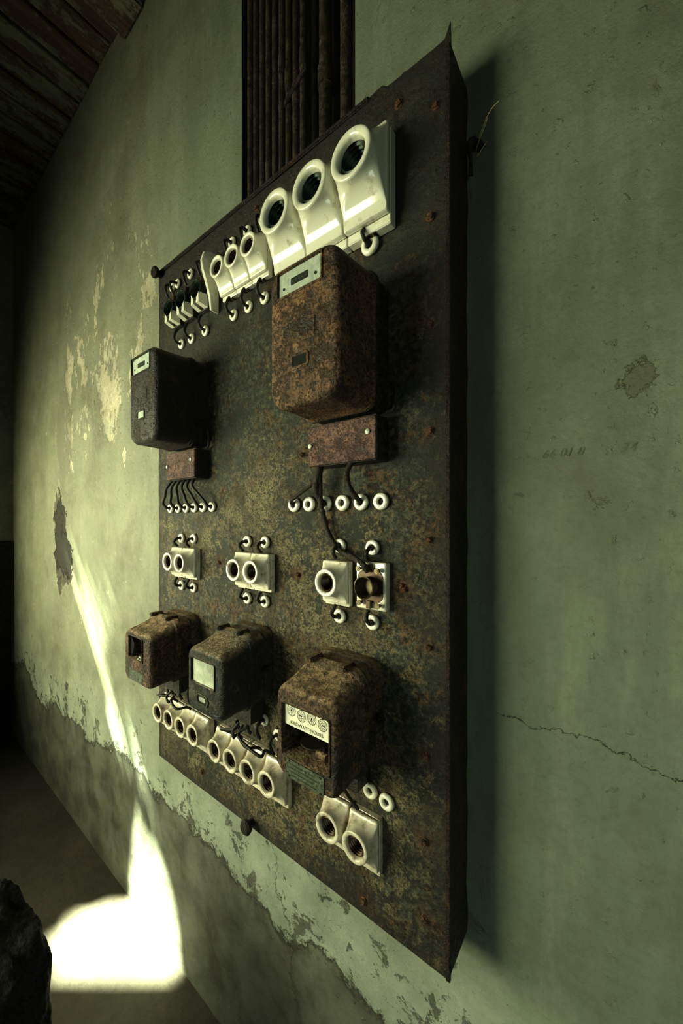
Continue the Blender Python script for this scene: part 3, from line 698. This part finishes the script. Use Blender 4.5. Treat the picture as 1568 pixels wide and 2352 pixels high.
def lowermeter(kind,x0,x1,z0,z1,mat,label):
    cx=(x0+x1)/2; hw=(x1-x0)/2; zc=(z0+z1)/2; hh=(z1-z0)/2
    e=thing('electricity_meter',label,'electricity meter',(cx,YP-.002,zc+H),'square rounded meters on the board')
    D=.175; rise=.034
    def prof(d,g=0):
        t=max(0,min(1,(D-d)/(D-.075))); upz=rise*(t**1.6)
        return (d,0,upz/2,hw-.003+.003*t+g,hh+upz/2+g,.026+.014*t)
    win={'kwh':(0.002,.008,.068,.056),'window':(-.004,.028,.056,.034),'open':(-.004,.034,.050,.038)}[kind]
    wx,wz,ww,wh=win
    def cover(bm):
        R=[prof(.03),prof(.05),prof(.07),prof(.085),prof(.10),prof(.112),prof(.125),prof(.14)]
        for i in range(0,8):
            t=i/7*math.pi/2; k=1-math.cos(t); p=prof(D-.016+.016*math.sin(t))
            R.append((p[0],0,p[2],p[3]-.014*k,p[4]-.014*k,p[5]-.006*k))
        n0=len(R)
        R+=[(D,wx,wz,ww+.004,wh+.004,.009),(D+.003,wx,wz,ww+.003,wh+.003,.008),(D+.003,wx,wz,ww,wh,.006),(D-.004,wx,wz,ww-.001,wh-.001,.006),(D-.05,wx,wz,ww-.001,wh-.001,.006)]
        loft(bm,R[:n0],True,False,n=10); dent(bm,.0022,14)
        bm.verts.ensure_lookup_table(); prev=list(bm.verts[-44:])
        for d,ax,az,w_,h_,r_ in R[n0:]:
            vs=[bm.verts.new((ax+x,-d,az+z)) for x,z in rr(w_,h_,r_,10)]
            for i in range(44): bm.faces.new((prev[i],prev[(i+1)%44],vs[(i+1)%44],vs[i]))
            prev=vs
    obj('cover',mesh('meter_cover',mat,cover,50),e)
    def base(bm):
        loft(bm,[(0,0,rise/2+.002,hw+.002,hh+rise/2+.004,.04),(.03,0,rise/2+.002,hw+.002,hh+rise/2+.004,.04),(.034,0,rise/2,hw-.002,hh+rise/2-.002,.04)],n=8)
    obj('base',mesh('meter_base',mat,base,50),e)
    def strapf(bm):
        a=prof(.072,.0050); b_=prof(.086,.0050); a0=prof(.066,-.003); b0=prof(.092,-.003)
        loft(bm,[a0,a,b_,b0],False,False,n=8)
    st=obj('strap',mesh('meter_strap',mat,strapf),e)
    ear=mesh('strap_lug',mat,lambda bm:box(bm,-.010,.010,-.10,-.055,-.004,.010,.003))
    for sx in (-.6,.45): obj('strap_lug',ear,st,(hw*sx,0,hh+rise))
    obj('interior',mesh('meter_interior',M_dark,lambda bm:loft(bm,[(D-.052,wx,wz,ww,wh,.005),(D-.05,wx,wz,ww,wh,.005)],n=3)),e)
    if kind=='kwh':
        dz=wz+wh-.025
        dp=obj('dial_plate',mesh('dial_plate',M_white,lambda bm:loft(bm,[(D-.009,wx,dz,ww-.002,.025,.002),(D-.006,wx,dz,ww-.002,.025,.002)],n=3)),e,label='white dial plate with four pointers')
        def marks(bm):
            d=D-.0056
            for i in range(4):
                ax=wx-.045+.030*i; az=dz+.008+(-.002 if i%2 else .002)
                for rr_ in ((.0116,.0128),(.0048,.0056)):
                    n_=28; I=[];O=[]
                    for k in range(n_):
                        a=2*math.pi*k/n_
                        I.append(bm.verts.new((ax+rr_[0]*math.cos(a),-d,az+rr_[0]*math.sin(a)))); O.append(bm.verts.new((ax+rr_[1]*math.cos(a),-d,az+rr_[1]*math.sin(a))))
                    for k in range(n_): bm.faces.new((I[k],I[(k+1)%n_],O[(k+1)%n_],O[k]))
                for k in range(10):
                    a=math.pi/2-2*math.pi*k/10*(1 if i%2 else -1)
                    textbm(bm,str(k),.0056,ax+.0087*math.cos(a),az+.0087*math.sin(a),d)
                a=1.1+i*1.7; u=Vector((math.cos(a),0,math.sin(a))); w=Vector((-u.z,0,u.x))
                c0=Vector((ax,-d-.0006,az))
                bm.faces.new([bm.verts.new(p) for p in (c0+w*.0018-u*.002,c0-w*.0018-u*.002,c0+u*.0085)])
            textbm(bm,'KILOWATT-HOURS',.0108,wx+.0,dz-.0165,d)
        obj('dial_markings',mesh('dial_markings',M_ink,marks),dp)
        obj('rotor_disc',mesh('rotor_disc',M_brass,lambda bm:cyl(bm,(wx,-(D-.036),wz-.026),(wx,-(D-.036),wz-.023),.034,seg=40)),e,label='dull metal rotor disc')
        obj('spindle',mesh('spindle',M_rustdk,lambda bm:cyl(bm,(wx+.01,-(D-.04),wz-wh+.002),(wx+.01,-(D-.04),wz+.01),.004)),e)
        obj('brake_magnet',mesh('brake_magnet',M_rustlow,lambda bm:cyl(bm,(wx+.012,-(D-.03),wz-.045),(wx+.045,-(D-.022),wz-.040),.008)),e)
        lpo=obj('nameplate',mesh('nameplate',M_platedk,lambda bm:loft(bm,[(D-.001,.003,-hh+.025,.054,.020,.005),(D+.0022,.003,-hh+.025,.054,.020,.005)],n=4)),e,label='greenish corroded nameplate with worn lettering')
        def rul(bm):
            for k in range(4): box(bm,-.04,.04-.01*(k%2),-D-.0028,-D-.0021,-hh+.012+.008*k,-hh+.0132+.008*k)
            for sx in (-.042,.048):
                for sz in (.009,.041): cyl(bm,(sx,-D-.0015,-hh+sz),(sx,-D-.0035,-hh+sz),.0025)
        obj('worn_lettering',mesh('worn_lettering',M_rustdk,rul),lpo)
        rv=mesh('rivet',M_blackenam,lambda bm:cyl(bm,(0,0,0),(0,-.005,0),.0045,.0035,10))
        for p in ((-hw+.010,.0),(hw-.011,.030),(hw-.011,.012),(hw-.011,-.045),(-hw+.010,-.05)): obj('rivet',rv,e,(p[0],-D+.002,p[1]))
    elif kind=='window':
        obj('window_glass',mesh('window_glass',M_glass,lambda bm:loft(bm,[(D-.008,wx,wz,ww-.001,wh-.001,.005),(D-.004,wx,wz,ww-.001,wh-.001,.005)],n=3)),e,label='cloudy pale glass pane')
        ov=obj('sight_plate',mesh('sight_plate',mat,lambda bm:bezel(bm,-.004,-.046,.024,.010,D,.006,.003,.012)),e)
        obj('sight_slot',mesh('sight_slot',M_dark,lambda bm:loft(bm,[(D-.001,-.004,-.046,.024,.010,.01),(D+.0006,-.004,-.046,.024,.010,.01)],n=4)),ov)
        obj('sight_disc',mesh('sight_disc',M_glass,lambda bm:loft(bm,[(D,-.004,-.045,.015,.006,.004),(D+.0014,-.004,-.045,.015,.006,.004)],n=4)),ov)
    else:
        def frg(bm):
            vs=[(-.048,-.02),(-.03,.0),(-.02,.03),(-.05,.06)]
            bm.faces.new([bm.verts.new((x+wx,-(D-.004),z+.01+wz-.03)) for x,z in vs])
        obj('broken_glass',mesh('broken_glass',M_glassdk,frg),e,label='jagged leftover glass')
        obj('window_screw',mesh('window_screw',M_plate,lambda bm:(cyl(bm,(.02,-(D-.03),wz-.03),(.02,-(D+.004),wz-.03),.003),cyl(bm,(.02,-(D-.01),wz-.03),(.02,-(D-.002),wz-.03),.007))),e)
        obj('nameplate',mesh('nameplate',M_platedk,lambda bm:loft(bm,[(D-.001,-.002,-.060,.046,.018,.003),(D+.0016,-.002,-.060,.046,.018,.003)],n=3)),e,label='greenish worn nameplate')
        obj('side_screw',mesh('side_screw',M_frame,lambda bm:cyl(bm,(-hw-.016,-.15,-.01),(-hw+.01,-.15,-.01),.004)),e)
    def tb(bm):
        loft(bm,[(0,0,-hh-.030,hw*.6,.032,.005),(.055,0,-hh-.030,hw*.6,.032,.005)],n=4)
    obj('terminal_box',mesh('terminal_box',M_rustdk,tb),e)
    obj('clamp_screw',clampme,e,(hw-.004,-.045,.02))
    return e
lowermeter('open',-1.415,-1.217,-.555,-.377,M_rustlow,'rounded brown rusty meter with a broken open window')
lowermeter('window',-1.0,-.825,-.535,-.355,M_blackenam,'rounded black enamel meter with a cloudy glass window')
lowermeter('kwh',-.628,-.443,-.565,-.365,M_rustlow,'rounded brown rusty kilowatt-hour meter with four dials')

# faint handwritten numbers on the plaster
pm_=simple('pencil',(.115,.125,.085),.8)
for body,x,z in (('66 01 8',-.0935,0),('34',.012,-.002)):
    obj('pencil_writing',mesh('pencil_writing',pm_,lambda bm:textbm(bm,body,.024,0,0,0,.35)),wo,(x,-.0012,.141+H+z),label='faint handwritten pencil numbers on the plaster wall')

# ---------------------------------------------------------------- lights
def area(name,loc,target,sx,sy,power,color,spread=180):
    l=bpy.data.lights.new(name,'AREA'); l.shape='RECTANGLE'; l.size=sx; l.size_y=sy; l.energy=power; l.color=color; l.spread=math.radians(spread)
    o=bpy.data.objects.new(name,l); col.objects.link(o); o.location=loc
    o.rotation_euler=(Vector(target)-Vector(loc)).to_track_quat('-Z','Y').to_euler()
area('assumed_key_light',(-2.75,-2.7,H+.0),(-1.5,0,H-.15),2.3,1.4,61,(.96,1,.68),104)  # area lamp added as assumed key light from the left; no window stands there
area('left_wall_glow_light',(-4.3,-1.5,H-.15),(-2.6,0,H-.15),.7,1.2,20,(1,1,.62),120)  # area lamp added to put a glow on the left wall
area('fill_light',(1.6,-2.6,H-.9),(.3,0,H-.9),1.0,1.4,10,(.82,1,.82),125)  # added fill for the lower right wall; no doorway stands there
s=bpy.data.lights.new('sun','SUN'); s.energy=125; s.angle=math.radians(1.1); s.color=(.90,1,.74)
so=bpy.data.objects.new('sun',s); col.objects.link(so); so.rotation_euler=SD.to_track_quat('-Z','Y').to_euler(); so.location=(-4,-4,6)
w=bpy.data.worlds.new('world'); sc.world=w; w.use_nodes=True
w.node_tree.nodes['Background'].inputs[0].default_value=(.65,.8,.55,1); w.node_tree.nodes['Background'].inputs[1].default_value=.06

# ---------------------------------------------------------------- camera
cd=bpy.data.cameras.new('camera'); cam=bpy.data.objects.new('camera',cd); col.objects.link(cam)
cam.location=(0,YC,H); cam.rotation_euler=(math.pi/2,0,math.atan2(.6046,.7965))
cd.sensor_fit='VERTICAL'; cd.sensor_height=36; cd.sensor_width=24; cd.lens=840/2352*36; cd.shift_y=24/2352; cd.clip_start=.02
sc.camera=cam
